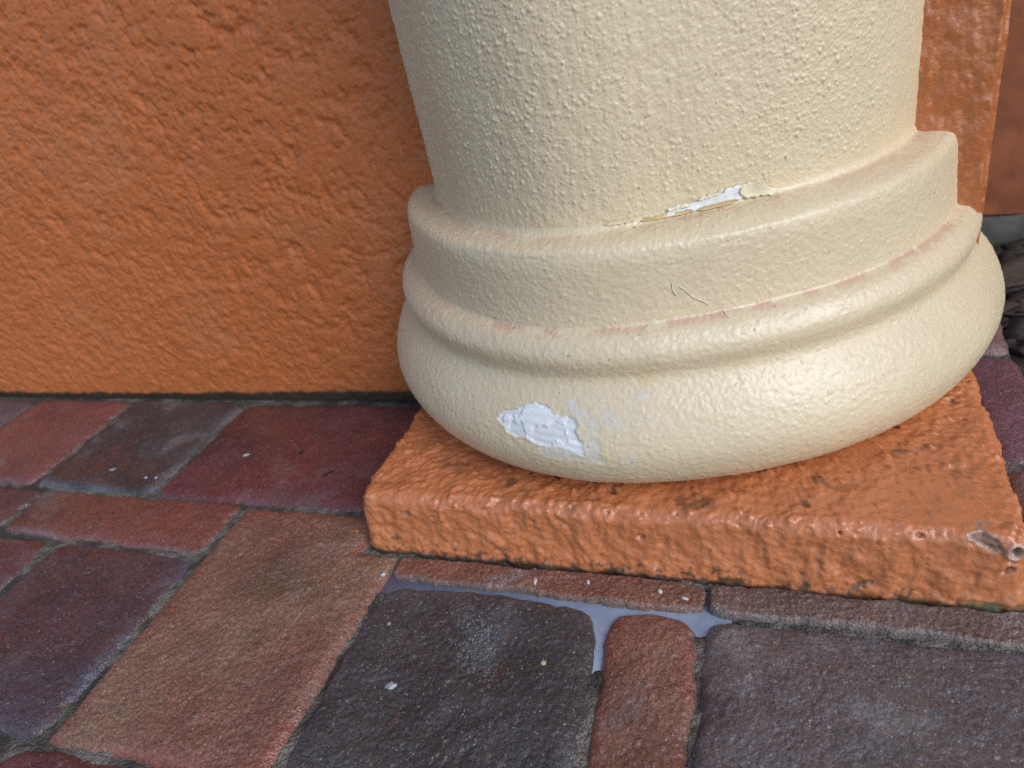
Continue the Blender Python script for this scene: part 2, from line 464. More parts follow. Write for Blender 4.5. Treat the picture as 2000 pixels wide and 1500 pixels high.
# milky water standing in the joints
def puddle(name, pts, zl, label, seed, colr):
    pa = np.array(pts)
    n = len(pts)
    V = [(p[0], p[1], zl) for p in pts] + [(p[0], p[1], zl - 0.012) for p in pts]
    cxm, cym = pa.mean(0)
    V += [(cxm, cym, zl), (cxm, cym, zl - 0.012)]
    F = []
    for i in range(n):
        j = (i + 1) % n
        F.append((2 * n, i, j)); F.append((2 * n + 1, n + j, n + i))
        F.append((i, n + i, n + j)); F.append((i, n + j, j))
    mt = bpy.data.materials.new("milky_water"); mt.use_nodes = True
    N = mt.node_tree.nodes; L = mt.node_tree.links; b = N["Principled BSDF"]
    tc = N.new("ShaderNodeTexCoord"); nz = N.new("ShaderNodeTexNoise"); nz.inputs["Scale"].default_value = 60
    L.new(tc.outputs["Object"], nz.inputs["Vector"])
    cr = N.new("ShaderNodeValToRGB")
    cr.color_ramp.elements[0].position = 0.35; cr.color_ramp.elements[1].position = 0.65
    cr.color_ramp.elements[0].color = (*[q * 0.8 for q in colr], 1); cr.color_ramp.elements[1].color = (*colr, 1)
    L.new(nz.outputs["Fac"], cr.inputs[0]); L.new(cr.outputs[0], b.inputs["Base Color"])
    b.inputs["Roughness"].default_value = 0.05; b.inputs["IOR"].default_value = 1.4; b.inputs["Transmission Weight"].default_value = 0.12
    o = mesh_obj(name, V, F, mt, smooth=False, origin=(cxm, cym, 0))
    return tag(o, kind="structure")

puddle("puddle", [(-0.80, 0.56), (-0.10, 0.56), (-0.10, 0.92), (-0.80, 0.92)], -0.0172, "", 1, (0.36, 0.44, 0.60))

# ------------------------------------------------------------------ stucco wall with its corner strip
wall = empty("stucco_wall", (-1.2, YW, 0))
tag(wall, "rough orange stucco wall behind the cream column", "wall")

def wall_sheet(name, xs, zs, hfun, mat, parent, depth_y):
    X, Z = np.meshgrid(xs, zs)
    P = np.stack([X.ravel(), np.full(X.size, YW), Z.ravel()], 1)
    h, c, r = hfun(P)
    P = P.copy()
    P[:, 1] = YW - h
    nu, nv = len(xs), len(zs)
    F = grid_faces(nu, nv)
    # close the block: border ring pushed back
    idx = np.arange(nu * nv).reshape(nv, nu)
    loop = np.concatenate([idx[0, :], idx[1:, -1], idx[-1, -2::-1], idx[-2:0:-1, 0]])
    B = P[loop].copy(); B[:, 1] = depth_y
    nb = len(loop); off = len(P)
    j = np.arange(nb); jn = (j + 1) % nb
    F2 = np.stack([loop[jn], loop[j], off + j, off + jn], 1)
    V = np.vstack([P, B])
    c = np.vstack([c, c[loop]]); r = np.concatenate([r, r[loop]])
    return mesh_obj(name, V, np.vstack([F, F2]), mat, parent, col=c, rgh=r)

def stucco(P):
    q = P.copy()
    n1 = fbm(q, 13, 4, 0.55, seed=41)
    fine = fbm(q, 52, 3, 0.6, seed=42)
    warp = q + 0.012 * np.stack([fbm(q, 18, 2, seed=43), 0 * n1, fbm(q, 18, 2, seed=44)], 1)
    n2 = fbm(warp, 30, 4, 0.62, seed=45)
    # knocked-down plates: clear near the top right, breaking into lumps lower down
    plate = sstep(-0.25, 0.35, 0.45 * (q[:, 0] + 1.5) + 0.8 * (q[:, 2] - 0.5) + 0.6 * fbm(q, 2.2, 3, seed=46))
    k = 0.5 * n1 + 0.55 * n2
    cap = np.minimum(k, 0.06 + 0.05 * n1)
    h1 = cap + 0.10 * fine * sstep(0.06, -0.05, k)
    h2 = 0.42 * n2 + 0.38 * fine + 0.2 * n1
    h = 0.0115 * (plate * 1.35 * h1 + (1 - plate) * 0.75 * h2) + 0.0035 * fbm(q, 3, 3, seed=47)
    h += 0.0016 * fbm(q, 110, 2, seed=48)
    low = 1 - sstep(0.0, 0.10, P[:, 2])
    h = h * (1 - 0.35 * low) - 0.0
    c = np.tile(ORANGE * np.array([1.18, 1.04, 0.94]), (len(P), 1))
    c = c * (1 + 0.09 * fbm(q, 1.7, 5, 0.6, seed=49) + 0.08 * fine)[:, None]
    c = mix(c, np.array([0.50, 0.18, 0.07]), 0.4 * sstep(0.1, 0.5, fbm(q, 5, 4, seed=50)))
    # grime and algae creeping up from the joint, with its own ragged edge
    g = np.maximum(0.001, 0.004 + 0.010 * fbm(q, 22, 4, 0.6, seed=51) + 0.012 * sstep(-1.9, -1.1, P[:, 0]))
    gm = 1 - sstep(g * 0.7, g * 1.25 + 0.002, P[:, 2])
    c = mix(c, np.array([0.018, 0.022, 0.014]), 0.95 * gm)
    r = 0.44 + 0.10 * fine + 0.3 * gm
    return h, c, r

xs = np.concatenate([[-9, -6, -4, -3.1], spaced(-2.78, -0.70, 0.0036), spaced(-0.66, 0.19, 0.05)])
zs = np.concatenate([spaced(-0.06, 1.16, 0.0036), spaced(1.2, 1.8, 0.08), [2.5, 4, 8]])
wall_sheet("stucco_face", xs, zs, stucco, M_STUCCO, wall, YW + 0.5)

def gloss_strip(P):
    q = P * np.array([1, 1, 0.55])
    n1 = fbm(q, 26, 4, 0.55, seed=61)
    n2 = fbm(q, 75, 3, 0.6, seed=62)
    u, v = P[:, 0], P[:, 2]
    bl = blobs(u, v * 0.6, 0.022, 0.004, 0.012, 0.45, 63, hk=0.5)
    h = 0.006 + 0.003 * n1 + 0.0055 * billow(q, 20, 3, 0.55, seed=66) + 0.0012 * n2 + 0.6 * bl
    h = h - 0.02 * sstep(0.300, 0.3145, P[:, 0]) ** 2 + 0.0
    c = np.tile(ORANGE * np.array([1.02, 1.0, 1.0]), (len(P), 1)) * (1 + 0.08 * fbm(q, 6, 3, seed=64))[:, None]
    r = np.clip(0.27 + 0.10 * n1, 0.14, 0.6)
    return h, c, r

xs = np.concatenate([[0.185, 0.19], spaced(0.193, 0.318, 0.0026)])
zs = np.concatenate([[-0.06], spaced(0.12, 0.84, 0.0030), spaced(0.9, 1.8, 0.1), [2.5, 4, 8]])
strip = wall_sheet("corner_strip", xs, zs, gloss_strip, M_GLOSS, wall, YW + 0.497)
strip["label"] = "glossy thickly painted orange wall corner beside the column"

def lump(name, center, rx, ry, rz, mat, parent=None, seed=1, amp=0.25, res=10, rot=0.0, frq=1.4):
    th = np.linspace(0, 2 * math.pi, res * 2, endpoint=False); ph = np.linspace(0.12, math.pi - 0.12, res)
    T, Ph = np.meshgrid(th, ph)
    d = np.stack([np.sin(Ph) * np.cos(T), np.sin(Ph) * np.sin(T), np.cos(Ph)], -1).reshape(-1, 3)
    r = 1 + amp * fbm(d + seed * 7.3, frq, 3, 0.6, seed=seed)
    V = d * r[:, None] * np.array([rx, ry, rz])
    cr_, sr_ = math.cos(rot), math.sin(rot)
    V = np.stack([V[:, 0] * cr_ - V[:, 1] * sr_, V[:, 0] * sr_ + V[:, 1] * cr_, V[:, 2]], 1) + np.array(center)
    nu, nv = len(th), len(ph)
    F = grid_faces(nu, nv, wrap=True)
    V = np.vstack([V, V[:nu].mean(0), V[-nu:].mean(0)])
    a = np.arange(nu); b_ = (a + 1) % nu
    top = np.stack([np.full(nu, nu * nv), b_, a, a], 1)[:, :3]
    bot = np.stack([np.full(nu, nu * nv + 1), (nv - 1) * nu + a, (nv - 1) * nu + b_], 1)
    F3 = np.vstack([np.stack([F[:, 0], F[:, 1], F[:, 2]], 1), np.stack([F[:, 0], F[:, 2], F[:, 3]], 1), top, bot])
    return mesh_obj(name, V, F3, mat, parent, origin=center)

M_WHITE = plain_mat("white_primer", (0.55, 0.57, 0.60), 0.5, var=0.06, scale=900)

# ------------------------------------------------------------------ column
CX, CY = -0.284, 1.605
PROF = [(.49, 1.02), (.49, .9), (.49, .8), (.49, .7), (.49, .64), (.49, .60), (.4905, .587), (.496, .578), (.512, .5755), (.530, .5735), (.546, .5695), (.5555, .560), (.5595, .543), (.561, .525),
        (.5625, .50), (.565, .47), (.5675, .449), (.5692, .4400), (.5755, .4362), (.590, .4300), (.6015, .4185), (.6090, .405), (.6110, .3910), (.6080, .3775), (.605, .3645), (.608, .352), (.617, .338),
        (.632, .319), (.648, .292), (.660, .264), (.6655, .238), (.662, .212), (.650, .184), (.628, .158), (.598, .140), (.56, .1305)]
TB = np.array([(-110, -18), (-80, -18), (-47, -22), (-33, 10), (-20, 35), (-11, 47), (-4, 34), (4, 5), (12, -32), (25, -47), (35, -33), (47, -13), (60, 0), (80, 14), (110, 14)], float)
_fine = np.linspace(-110, 110, 441)
_sm = np.convolve(np.pad(np.interp(_fine, TB[:, 0], TB[:, 1]), 16, mode='edge'), np.hanning(33) / np.hanning(33).sum(), mode='valid')
WZ = np.array([(.13, .3), (.236, .3), (.384, .4), (.437, .6), (.56, .6), (.578, 1), (3, 1)])

def plan_off(th_deg, z):
    return np.interp(th_deg, _fine, _sm) * 0.425 / 800 * np.interp(z, WZ[:, 0], WZ[:, 1])

def resample(pts, step):
    pts = np.array(pts); n = len(pts); out = []
    for i in range(n - 1):
        p0, p1, p2, p3 = pts[max(i - 1, 0)], pts[i], pts[i + 1], pts[min(i + 2, n - 1)]
        for t in np.linspace(0, 1, 24, endpoint=False):
            out.append(0.5 * (2 * p1 + (p2 - p0) * t + (2 * p0 - 5 * p1 + 4 * p2 - p3) * t * t + (-p0 + 3 * p1 - 3 * p2 + p3) * t ** 3))
    out.append(pts[-1]); out = np.array(out)
    s = np.concatenate([[0], np.cumsum(np.linalg.norm(np.diff(out, axis=0), axis=1))])
    k = max(2, int(s[-1] / step) + 1)
    t = np.linspace(0, s[-1], k)
    return np.stack([np.interp(t, s, out[:, 0]), np.interp(t, s, out[:, 1])], 1), t

PR, PS = resample(PROF, 0.0020)
tang = np.gradient(PR, axis=0); tang /= np.linalg.norm(tang, axis=1)[:, None]
PN = np.stack([-tang[:, 1], tang[:, 0]], 1)      # outward (path runs downwards)
TH = np.linspace(math.radians(-80), math.radians(88), 860)

CREAM = srgb(217, 199, 165)
PINK = srgb(198, 152, 130)
PRIMER = srgb(238, 240, 242)

PRIMER_POLY = [(-19.52, 0.2866), (-17.74, 0.301), (-15.37, 0.3119), (-12.25, 0.3213), (-10.17, 0.3208), (-8.81, 0.3106), (-7.78, 0.3055), (-7.05, 0.309), (-5.6, 0.304), (-5.0, 0.296), (-5.5, 0.286), (-4.9, 0.277), (-4.53, 0.2716), (-4.3, 0.2552), (-4.16, 0.2445), (-5.75, 0.249), (-7.84, 0.2563), (-10.57, 0.257), (-11.96, 0.2563), (-14.08, 0.2675), (-15.4, 0.2629), (-16.86, 0.2666), (-17.6, 0.2762)]
THIN_POLY = [(-4.13, 0.2752), (-2.68, 0.2757), (-1.8, 0.267), (-1.47, 0.242), (-1.17, 0.2297), (-5.29, 0.2349), (-9.97, 0.2317), (-13.2, 0.2592), (-12.0, 0.2632), (-7.84, 0.2653), (-5.75, 0.259), (-4.16, 0.2545), (-4.53, 0.2716)]
ISL = [(-6.62, 0.3204, 0.011), (-4.6, 0.319, 0.007), (2.68, 0.2372, 0.008), (0.44, 0.2395, 0.005), (-11.38, 0.3635, 0.007), (-14.95, 0.3744, 0.006), (4.9, 0.336, 0.012), (-4.9, 0.2685, 0.005)]

def column_part(name, i0, i1, parent, th=TH, step=None):
    R, z, s, nr, nz_ = PR[i0:i1, 0], PR[i0:i1, 1], PS[i0:i1], PN[i0:i1, 0], PN[i0:i1, 1]
    if step:
        t_ = np.linspace(s[0], s[-1], int((s[-1] - s[0]) / step))
        R, z, nr, nz_ = [np.interp(t_, s, a) for a in (R, z, nr, nz_)]
        s = t_
    nv, nu = len(R), len(th)
    T, Rr = np.meshgrid(th, R); Z = np.repeat(z[:, None], nu, 1); Sv = np.repeat(s[:, None], nu, 1)
    Nr = np.repeat(nr[:, None], nu, 1); Nz = np.repeat(nz_[:, None], nu, 1)
    T, Rr, Z, Sv, Nr, Nz = [a.ravel() for a in (T, Rr, Z, Sv, Nr, Nz)]
    deg = np.degrees(T)
    Rr = Rr + plan_off(deg, Z)
    q = np.stack([CX + Rr * np.sin(T), CY - Rr * np.cos(T), Z], 1)
    fine = fbm(q, 95, 3, 0.6, seed=71)
    wq = fbm(q, 130, 2, 0.6, seed=68); wq2 = fbm(q, 130, 2, 0.6, seed=69)
    u = T * 0.55 + 0.0016 * wq; v = Sv + 0.0016 * wq2
    midn = fbm(q, 22, 3, 0.5, seed=72)
    lown = fbm(q, 4, 3, 0.5, seed=73)
    shaft = sstep(0.583, 0.602, Z + 0.006 * fbm(q, 12, 3, seed=70))
    dens = np.clip(0.78 + 0.55 * fbm(q, 3.5, 3, seed=74), 0.35, 1) * (1 - 0.75 * sstep(52, 75, deg))
    b1 = blobs(u, v, 0.0105, 0.0018, 0.0046, 0.75, 75, hk=0.60, pow_=0.9)
    b2 = blobs(u + 0.3, v + 0.7, 0.0060, 0.0014, 0.0028, 0.8, 77, hk=0.50, pow_=0.9)
    stip = blobs(u, v, 0.0095, 0.0016, 0.0034, 0.6, 79, hk=0.45, pow_=0.9)
    # upward facing moulding surfaces carry sagging lumpy paint
    upf = np.clip(Nz, 0, 1)
    q2 = np.stack([u * 1.0, v * 0.45, 0 * u], 1)
    lump_ = fbm(q2, 75, 3, 0.6, seed=80)
    h = 0.0002 * fine + 0.0003 * midn + 0.0011 * lown
    h += shaft * (dens * np.maximum(b1, b2) * 0.85 + 0.0006 * fine + 0.0008 * fbm(q * np.array([1, 1, 0.4]), 60, 2, seed=67))
    h += (1 - shaft) * (0.85 * stip * (0.5 + 0.5 * np.clip(dens, 0, 1)) + 0.0008 * lump_ * upf * (Z > 0.41) + 0.0005 * fbm(q, 150, 2, 0.6, seed=66) + 0.0004 * fine + 0.0003 * midn)
    c = np.tile(CREAM, (len(T), 1))
    c = c * (1 + 0.035 * lown + 0.02 * fbm(q, 9, 3, seed=81))[:, None]
    # bare pinkish lines in the creases where the paint never took
    g1 = np.exp(-((Z - 0.4375) / 0.0042) ** 2) * sstep(-0.05, 0.3, fbm(q, 30, 3, 0.6, seed=82) + 0.12) * sstep(-34, -18, deg)
    g2 = np.exp(-((Z - 0.5765) / 0.0022) ** 2) * sstep(-0.1, 0.3, fbm(q, 14, 3, 0.6, seed=83) + 0.15)
    g3 = sstep(0.30, 0.5, fbm(q * np.array([1, 1, 2.2]), 16, 4, 0.65, seed=84)) * upf * (Z > 0.40) * (1 - shaft) * 0.6
    pk = np.clip(0.62 * g1 + 0.30 * g2 + 0.35 * g3, 0, 0.7)
    c = mix(c, PINK, pk)
    # peeled paint showing the pale primer underneath
    zz = Z; dd = deg
    wx = dd + 0.55 * fbm(q, 45, 3, 0.6, seed=85); wzv = zz + 0.0035 * fbm(q, 45, 3, 0.6, seed=86)
    k = 0.0107      # metres-like scale: degrees -> units on the torus
    d1 = sdpoly(wx * k, wzv, [(a * k, b_) for a, b_ in PRIMER_POLY])
    d2 = sdpoly(wx * k, wzv, [(a * k, b_) for a, b_ in THIN_POLY])
    d3 = np.full(len(q), -1.0)
    for a, b_, r in ISL:
        d3 = np.maximum(d3, (r - np.hypot((wx - a) * k, (wzv - b_) * 1.5)) + 0.010 * fbm(q, 60, 2, seed=87))
    d1 = np.where(Z < 0.45, d1, -1); d2 = np.where(Z < 0.45, d2, -1)
    m1 = sstep(-0.0012 - 0.0025 * sstep(-10, -6, dd), 0.0012 + 0.003 * sstep(-10, -6, dd), d1); m2 = sstep(-0.002, 0.004, d2) * (1 - m1)
    smear = np.exp(-(((dd + 3.0) / 5.5) ** 2 + ((zz - 0.300) / 0.030) ** 2)) * sstep(-0.15, 0.3, fbm(q, 24, 4, 0.65, seed=98)) * (Z < 0.36)
    m3 = np.clip(sstep(-0.004, 0.006, d3) * (Z < 0.45) * 0.55 + 0.55 * smear, 0, 0.7) * (1 - m1)
    fl = sstep(-0.02, 0.02, fbm(q * np.array([1, 1, .7]), 30, 3, 0.6, seed=88))   # a second torn layer
    ridges = np.sin(np.clip((Z * 480 + 5 * fbm(q, 12, 3, seed=89)), -1e3, 1e3)) * 0.0004
    h = h * (1 - 0.75 * m1) - 0.0028 * m1 + m1 * (0.0020 * fl + ridges)
    h += 0.0011 * np.exp(-((d1 + 0.002) / 0.0018) ** 2) * sstep(-0.05, 0.25, fbm(q, 20, 2, seed=99))              # lifted rim of the paint film
    h = h - 0.0008 * m2
    c = mix(c, PRIMER * (0.86 + 0.10 * fl)[:, None], 0.97 * m1); c = mix(c, srgb(212, 204, 190), 0.85 * m2)
    c = mix(c, srgb(206, 206, 206), m3)
    ro = sstep(0.15, 0.45, fbm(q, 11, 3, seed=90)) * sstep(-16, -12, deg) * (1 - sstep(2, 9, deg)) * (abs(Z - 0.355) < 0.02)
    c = mix(c, srgb(206, 172, 122), 0.5 * ro)
    # tiny dark specks
    sp = blobs(u, v, 0.055, 0.0010, 0.0023, 0.28, 91, hk=1.0) > 0.0004
    c = mix(c, np.array([0.10, 0.09, 0.07]), 0.75 * sp)
    rgh = np.clip(0.44 + 0.05 * fine + 0.12 * fbm(q, 7, 3, seed=95) - 0.06 * upf * (1 - shaft) + 0.15 * m1 + 0.05 * shaft, 0.17, 0.8)
    # the film that gave way above the collar
    px = q[:, 0] + h * Nr * np.sin(T); py = q[:, 1] - h * Nr * np.cos(T); pz = Z + h * Nz
    V = np.stack([px, py, pz], 1)
    return mesh_obj(name, V, grid_faces(nu, nv)[:, ::-1], M_CREAM, parent, col=c, rgh=rgh)

column = empty("column", (CX, CY, 0.13))
tag(column, "round cream painted column with moulded base and a peeled white patch", "column")
iA = int(np.argmin(abs(PR[:, 1] - 0.5775))); iB = int(np.argmin(np.hypot(PR[:, 0] - 0.571, PR[:, 1] - 0.4385)))
column_part("shaft", 0, iA + 1, column, np.linspace(math.radians(-80), math.radians(88), 1010), 0.00145)
column_part("collar", iA, iB + 1, column)
column_part("base_moulding", iB, len(PR), column)
# the plain upper length of the shaft, above the frame
th2 = np.linspace(math.radians(-80), math.radians(88), 60); z2 = np.array([1.0195, 1.3, 2, 3.5, 8])
T, Z = np.meshgrid(th2, z2); T = T.ravel(); Z = Z.ravel()
Rr = 0.49 + plan_off(np.degrees(T), Z)
V = np.stack([CX + Rr * np.sin(T), CY - Rr * np.cos(T), Z], 1)
mesh_obj("upper_shaft", V, grid_faces(60, 5), M_CREAM, column, col=np.tile(CREAM, (len(V), 1)), rgh=np.full(len(V), 0.42))

def on_col(deg, z, lift=0.0):
    R = np.interp(-z, -PR[:, 1], PR[:, 0]) + plan_off(np.array([deg]), np.array([z]))[0] + lift
    t = math.radians(deg)
    return np.array([CX + R * math.sin(t), CY - R * math.cos(t), z])

def tube(name, pts, r, mat, parent, sides=6):
    pts = np.array(pts); V = []; n = len(pts)
    for i in range(n):
        d = pts[min(i + 1, n - 1)] - pts[max(i - 1, 0)]; d = d / np.linalg.norm(d)
        a = np.cross(d, (0, 0, 1.0)); a = a / (np.linalg.norm(a) + 1e-9); b_ = np.cross(d, a)
        rr = r * (0.35 if i in (0, n - 1) else 1)
        for k_ in range(sides):
            an = 2 * math.pi * k_ / sides
            V.append(pts[i] + rr * (math.cos(an) * a + math.sin(an) * b_))
    F = [(i * sides + k_, i * sides + (k_ + 1) % sides, (i + 1) * sides + (k_ + 1) % sides, (i + 1) * sides + k_) for i in range(n - 1) for k_ in range(sides)]
    return mesh_obj(name, V, F, mat, parent)

def dens_path(pl, n=8):
    out = []
    for (a, b_) in zip(pl[:-1], pl[1:]):
        for t in np.linspace(0, 1, n, endpoint=False):
            out.append((a[0] + (b_[0] - a[0]) * t, a[1] + (b_[1] - a[1]) * t))
    out.append(pl[-1]); return out

M_CREAMP = plain_mat("cream_paint_film", tuple(srgb(224, 212, 184)), 0.45, var=0.05, scale=500)
tube("brush_bristle", [on_col(a, b_, 0.0012) for a, b_ in dens_path([(10.56, 0.500), (10.5, 0.4892), (11.1, 0.4776)])], 0.0010, M_CREAMP, column)
tube("brush_bristle", [on_col(a, b_, 0.0012) for a, b_ in dens_path([(11.6, 0.4925), (12.42, 0.4863), (13.53, 0.4717), (14.8, 0.464), (16.03, 0.4544)])], 0.0010, M_CREAMP, column)
tube("brush_bristle", [on_col(a, b_, 0.003) for a, b_ in dens_path([(18.3, 0.4410), (18.75, 0.4332)])], 0.0012, M_CREAMP, column)

# torn paint above the collar: bare primer strip, then lifted film pieces
def film(name, top, bot, lift_top, lift_bot, mat, seed, thick=0.0016, nu=46, nv=9, rag=0.002, curl=0.0):
    """a torn strip of film between an upper and a lower line (degrees, height), with thickness"""
    top = np.array(top); bot = np.array(bot)
    tt = np.linspace(0, 1, nu)
    a0, a1 = top[0, 0], top[-1, 0]
    ang = a0 + (a1 - a0) * tt
    zt = np.interp(ang, top[:, 0], top[:, 1]); zb = np.interp(ang, bot[:, 0], bot[:, 1])
    q1 = np.stack([ang, 0 * ang, 0 * ang + seed], 1)
    zt = zt + rag * fbm(q1, 1.1, 4, 0.65, seed=seed); zb = zb + 0.5 * rag * fbm(q1, 1.3, 3, 0.6, seed=seed + 1)
    ends = np.minimum(1, np.minimum(tt, 1 - tt) * 7) ** 0.6
    mid = (zt + zb) / 2; zt = mid + (zt - mid) * ends; zb = mid + (zb - mid) * ends
    V = []
    for layer in (0, 1):
        for j in range(nv):
            f = j / (nv - 1)
            for i in range(nu):
                zz = zb[i] + (zt[i] - zb[i]) * f
                lf = lift_bot + (lift_top - lift_bot) * f ** 1.5 + curl * math.sin(tt[i] * 9 + seed) * f
                V.append(on_col(ang[i], max(zz, 0.5785), lf + (thick if layer == 0 else 0)))
    F = grid_faces(nu, nv)
    F2 = F[:, ::-1] + nu * nv
    idx = np.arange(nu * nv).reshape(nv, nu)
    loop = np.concatenate([idx[0, :], idx[1:, -1], idx[-1, -2::-1], idx[-2:0:-1, 0]])
    j = np.arange(len(loop)); jn = (j + 1) % len(loop)
    F3 = np.stack([loop[j], loop[j] + nu * nv, loop[jn] + nu * nv, loop[jn]], 1)
    return mesh_obj(name, V, np.vstack([F, F2, F3]), mat, parent=column)

M_PRIM = plain_mat("bare_primer", tuple(srgb(224, 226, 226)), 0.6, var=0.14, scale=260, bump=0.5)
M_OCHRE = plain_mat("aged_paint_film", tuple(srgb(200, 174, 128)), 0.5, var=0.12, scale=300)
p = film("primer_strip", [(9, .5880), (12, .5920), (15, .5930), (17, .597), (20, .598), (23, .605), (26, .607), (28.5, .599)],
         [(9, .582), (16, .582), (22, .582), (28.5, .586)], 0.0015, 0.0018, M_PRIM, 5, rag=0.007)
p["label"] = "bare white primer strip above the collar"
film("paint_flake", [(6, .5870), (10, .5872), (13, .587), (16, .5860)], [(6, .5815), (16, .5805)], 0.003, 0.002, M_OCHRE, 6, rag=0.003, curl=0.0015)
film("paint_flake", [(16.5, .5862), (20, .5868), (24.5, .5878)], [(16.5, .5805), (24.5, .5805)], 0.006, 0.003, M_OCHRE, 8, rag=0.001)
film("paint_flake", [(25, .6075), (27, .6070), (30, .598), (32.5, .588)], [(25, .586), (28, .583), (32.5, .581)], 0.005, 0.005, M_CREAMP, 9, rag=0.006, curl=0.003)
film("paint_flake", [(-0.5, .5915), (2, .5915), (5, .590)], [(-0.5, .586), (5, .585)], 0.003, 0.001, M_CREAMP, 12, rag=0.003)
film("paint_flake", [(11, .5945), (13, .5960), (15.5, .595)], [(11, .5905), (15.5, .591)], 0.001, 0.005, M_CREAMP, 14, rag=0.004, curl=0.002)
film("paint_flake", [(17, .6005), (19.5, .602), (22, .607)], [(17, .5960), (22, .602)], 0.001, 0.005, M_CREAMP, 15, rag=0.004, curl=0.002)

# ------------------------------------------------------------------ plinth
def plinth_mesh():
    x0, x1, y0, y1 = -0.835, 0.333, 0.914, 1.49
    cxm, cym = (x0 + x1) / 2, (y0 + y1) / 2
    rc = 0.03
    # outline of a rounded rectangle, by arclength
    def outline(hx, hy, r, n):
        segs = []
        cs = [(hx - r, -hy + r, -90), (hx - r, hy - r, 0), (-hx + r, hy - r, 90), (-hx + r, -hy + r, 180)]
        pts = []
        for (ax, ay, st) in cs:
            for t in np.linspace(0, 90, 14):
                pts.append((ax + r * math.cos(math.radians(st + t)), ay + r * math.sin(math.radians(st + t))))
        return np.array(pts)
    def samp(pts, n):
        q = np.vstack([pts, pts[:1]])
        s = np.concatenate([[0], np.cumsum(np.linalg.norm(np.diff(q, axis=0), axis=1))])
        t = np.linspace(0, s[-1], n, endpoint=False)
        return np.stack([np.interp(t, s, q[:, 0]), np.interp(t, s, q[:, 1])], 1)
    hx, hy = (x1 - x0) / 2, (y1 - y0) / 2
    prof = []     # inset, z
    for z_ in spaced(-0.05, 0.104, 0.0032): prof.append((0.002 * math.sin(z_ * 30) + 0.012 * z_ / 0.1, z_))
    for t in np.linspace(0, math.pi / 2, 15)[1:]: prof.append((0.0125 + 0.022 * (1 - math.cos(t)), 0.106 + 0.0242 * math.sin(t)))
    for d in spaced(0.038, 0.20, 0.0034): prof.append((d, 0.1302))
    for d in (0.21, 0.23, 0.26, 0.28): prof.append((d, 0.1302))
    # every loop is sampled side by side with the same counts
    nx, ny, na = 400, 190, 16
    def loop_pts(d):
        ax, ay, r_ = hx - d, hy - d, max(rc - 0.6 * d, 0.006)
        out = []
        for (qx, qy, st, (ex, ey), cnt) in ((ax - r_, -ay + r_, -90, (ax, ay - r_), ny), (ax - r_, ay - r_, 0, (-ax + r_, ay), nx), (-ax + r_, ay - r_, 90, (-ax, -ay + r_), ny), (-ax + r_, -ay + r_, 180, (ax - r_, -ay), nx)):
            t = np.radians(st + np.linspace(0, 90, na))
            arc = np.stack([qx + r_ * np.cos(t), qy + r_ * np.sin(t)], 1)
            f = np.linspace(0, 1, cnt + 2)[1:-1, None]
            out += [arc, arc[-1] * (1 - f) + np.array((ex, ey)) * f]
        return np.vstack(out)
    V = []
    for d, z_ in prof:
        k = loop_pts(d); n = len(k)
        V.append(np.column_stack([k[:, 0] + cxm, k[:, 1] + cym, np.full(n, z_)]))
    V = np.array(V).reshape(-1, 3)
    nv = len(prof)
    F = grid_faces(n, nv, wrap=True)
    G = V.reshape(nv, n, 3)
    du = np.roll(G, -1, 1) - np.roll(G, 1, 1); dv = np.gradient(G, axis=0)
    Nn = np.cross(du, dv).reshape(-1, 3); Nn /= np.linalg.norm(Nn, axis=1)[:, None] + 1e-9
    q = V
    n1 = fbm(q, 14, 4, 0.55, seed=101); n2 = fbm(q, 40, 3, 0.55, seed=102); n3 = fbm(q, 95, 2, 0.6, seed=103)
    u = V[:, 0] + V[:, 1] * 0.6; v = V[:, 2] * 1.2 + V[:, 1] * 0.8
    lump_ = blobs(u, v, 0.045, 0.008, 0.024, 0.5, 104, hk=0.35)
    grn = blobs(u, v, 0.018, 0.003, 0.007, 0.45, 106, hk=0.55)
    pit = blobs(u + 2, v + 1, 0.05, 0.004, 0.010, 0.18, 108, hk=0.8)
    top = sstep(0.105, 0.128, V[:, 2])
    bw = billow(q + 0.01 * n1[:, None], 17, 3, 0.55, seed=120)
    patch = sstep(-.3, .3, fbm(q, 5, 3, seed=121))
    h = 0.0045 * n1 + 0.0022 * n2 + 0.0010 * n3 + (0.25 + 0.75 * patch) * 0.0040 * bw + (0.0020 + 0.0022 * top) * (0.35 + 0.65 * patch) * billow(q, 46, 2, 0.6, seed=122) + 0.2 * lump_ + grn * (0.4 + 0.9 * top) - (0.8 + 0.6 * top) * pit
    # sagging runs on the front
    run = fbm(np.stack([V[:, 0], V[:, 1], V[:, 2] * 0.35], 1), 24, 3, 0.5, seed=109)
    h += (1 - top) * 0.004 * run
    # named defects near the right hand corner
    c = np.tile(ORANGE * np.array([1.26, 1.28, 1.45]), (len(V), 1)) * (1 + 0.10 * n1 + 0.05 * n2)[:, None]
    chip = sdpoly(V[:, 0] + 0.004 * n2, V[:, 2] + 0.002 * n3, [(0.238, 0.124), (0.255, 0.1295), (0.275, 0.124), (0.283, 0.108), (0.272, 0.101), (0.258, 0.110)])
    chip = np.where(V[:, 1] < 0.965, chip, -1)
    mch = sstep(-0.001, 0.002, chip)
    h = h - 0.006 * mch
    c = mix(c, srgb(120, 92, 80) * (1 + 0.0), mch * 0.9)
    rim = np.exp(-((chip + 0.001) / 0.0018) ** 2)
    c = mix(c, srgb(150, 138, 126), rim * 0.6)
    # a burst blister and small holes at the right front corner
    fr = V[:, 1] < 0.965
    rb = np.hypot(V[:, 0] - 0.2985, (V[:, 2] - 0.104) * 0.9)
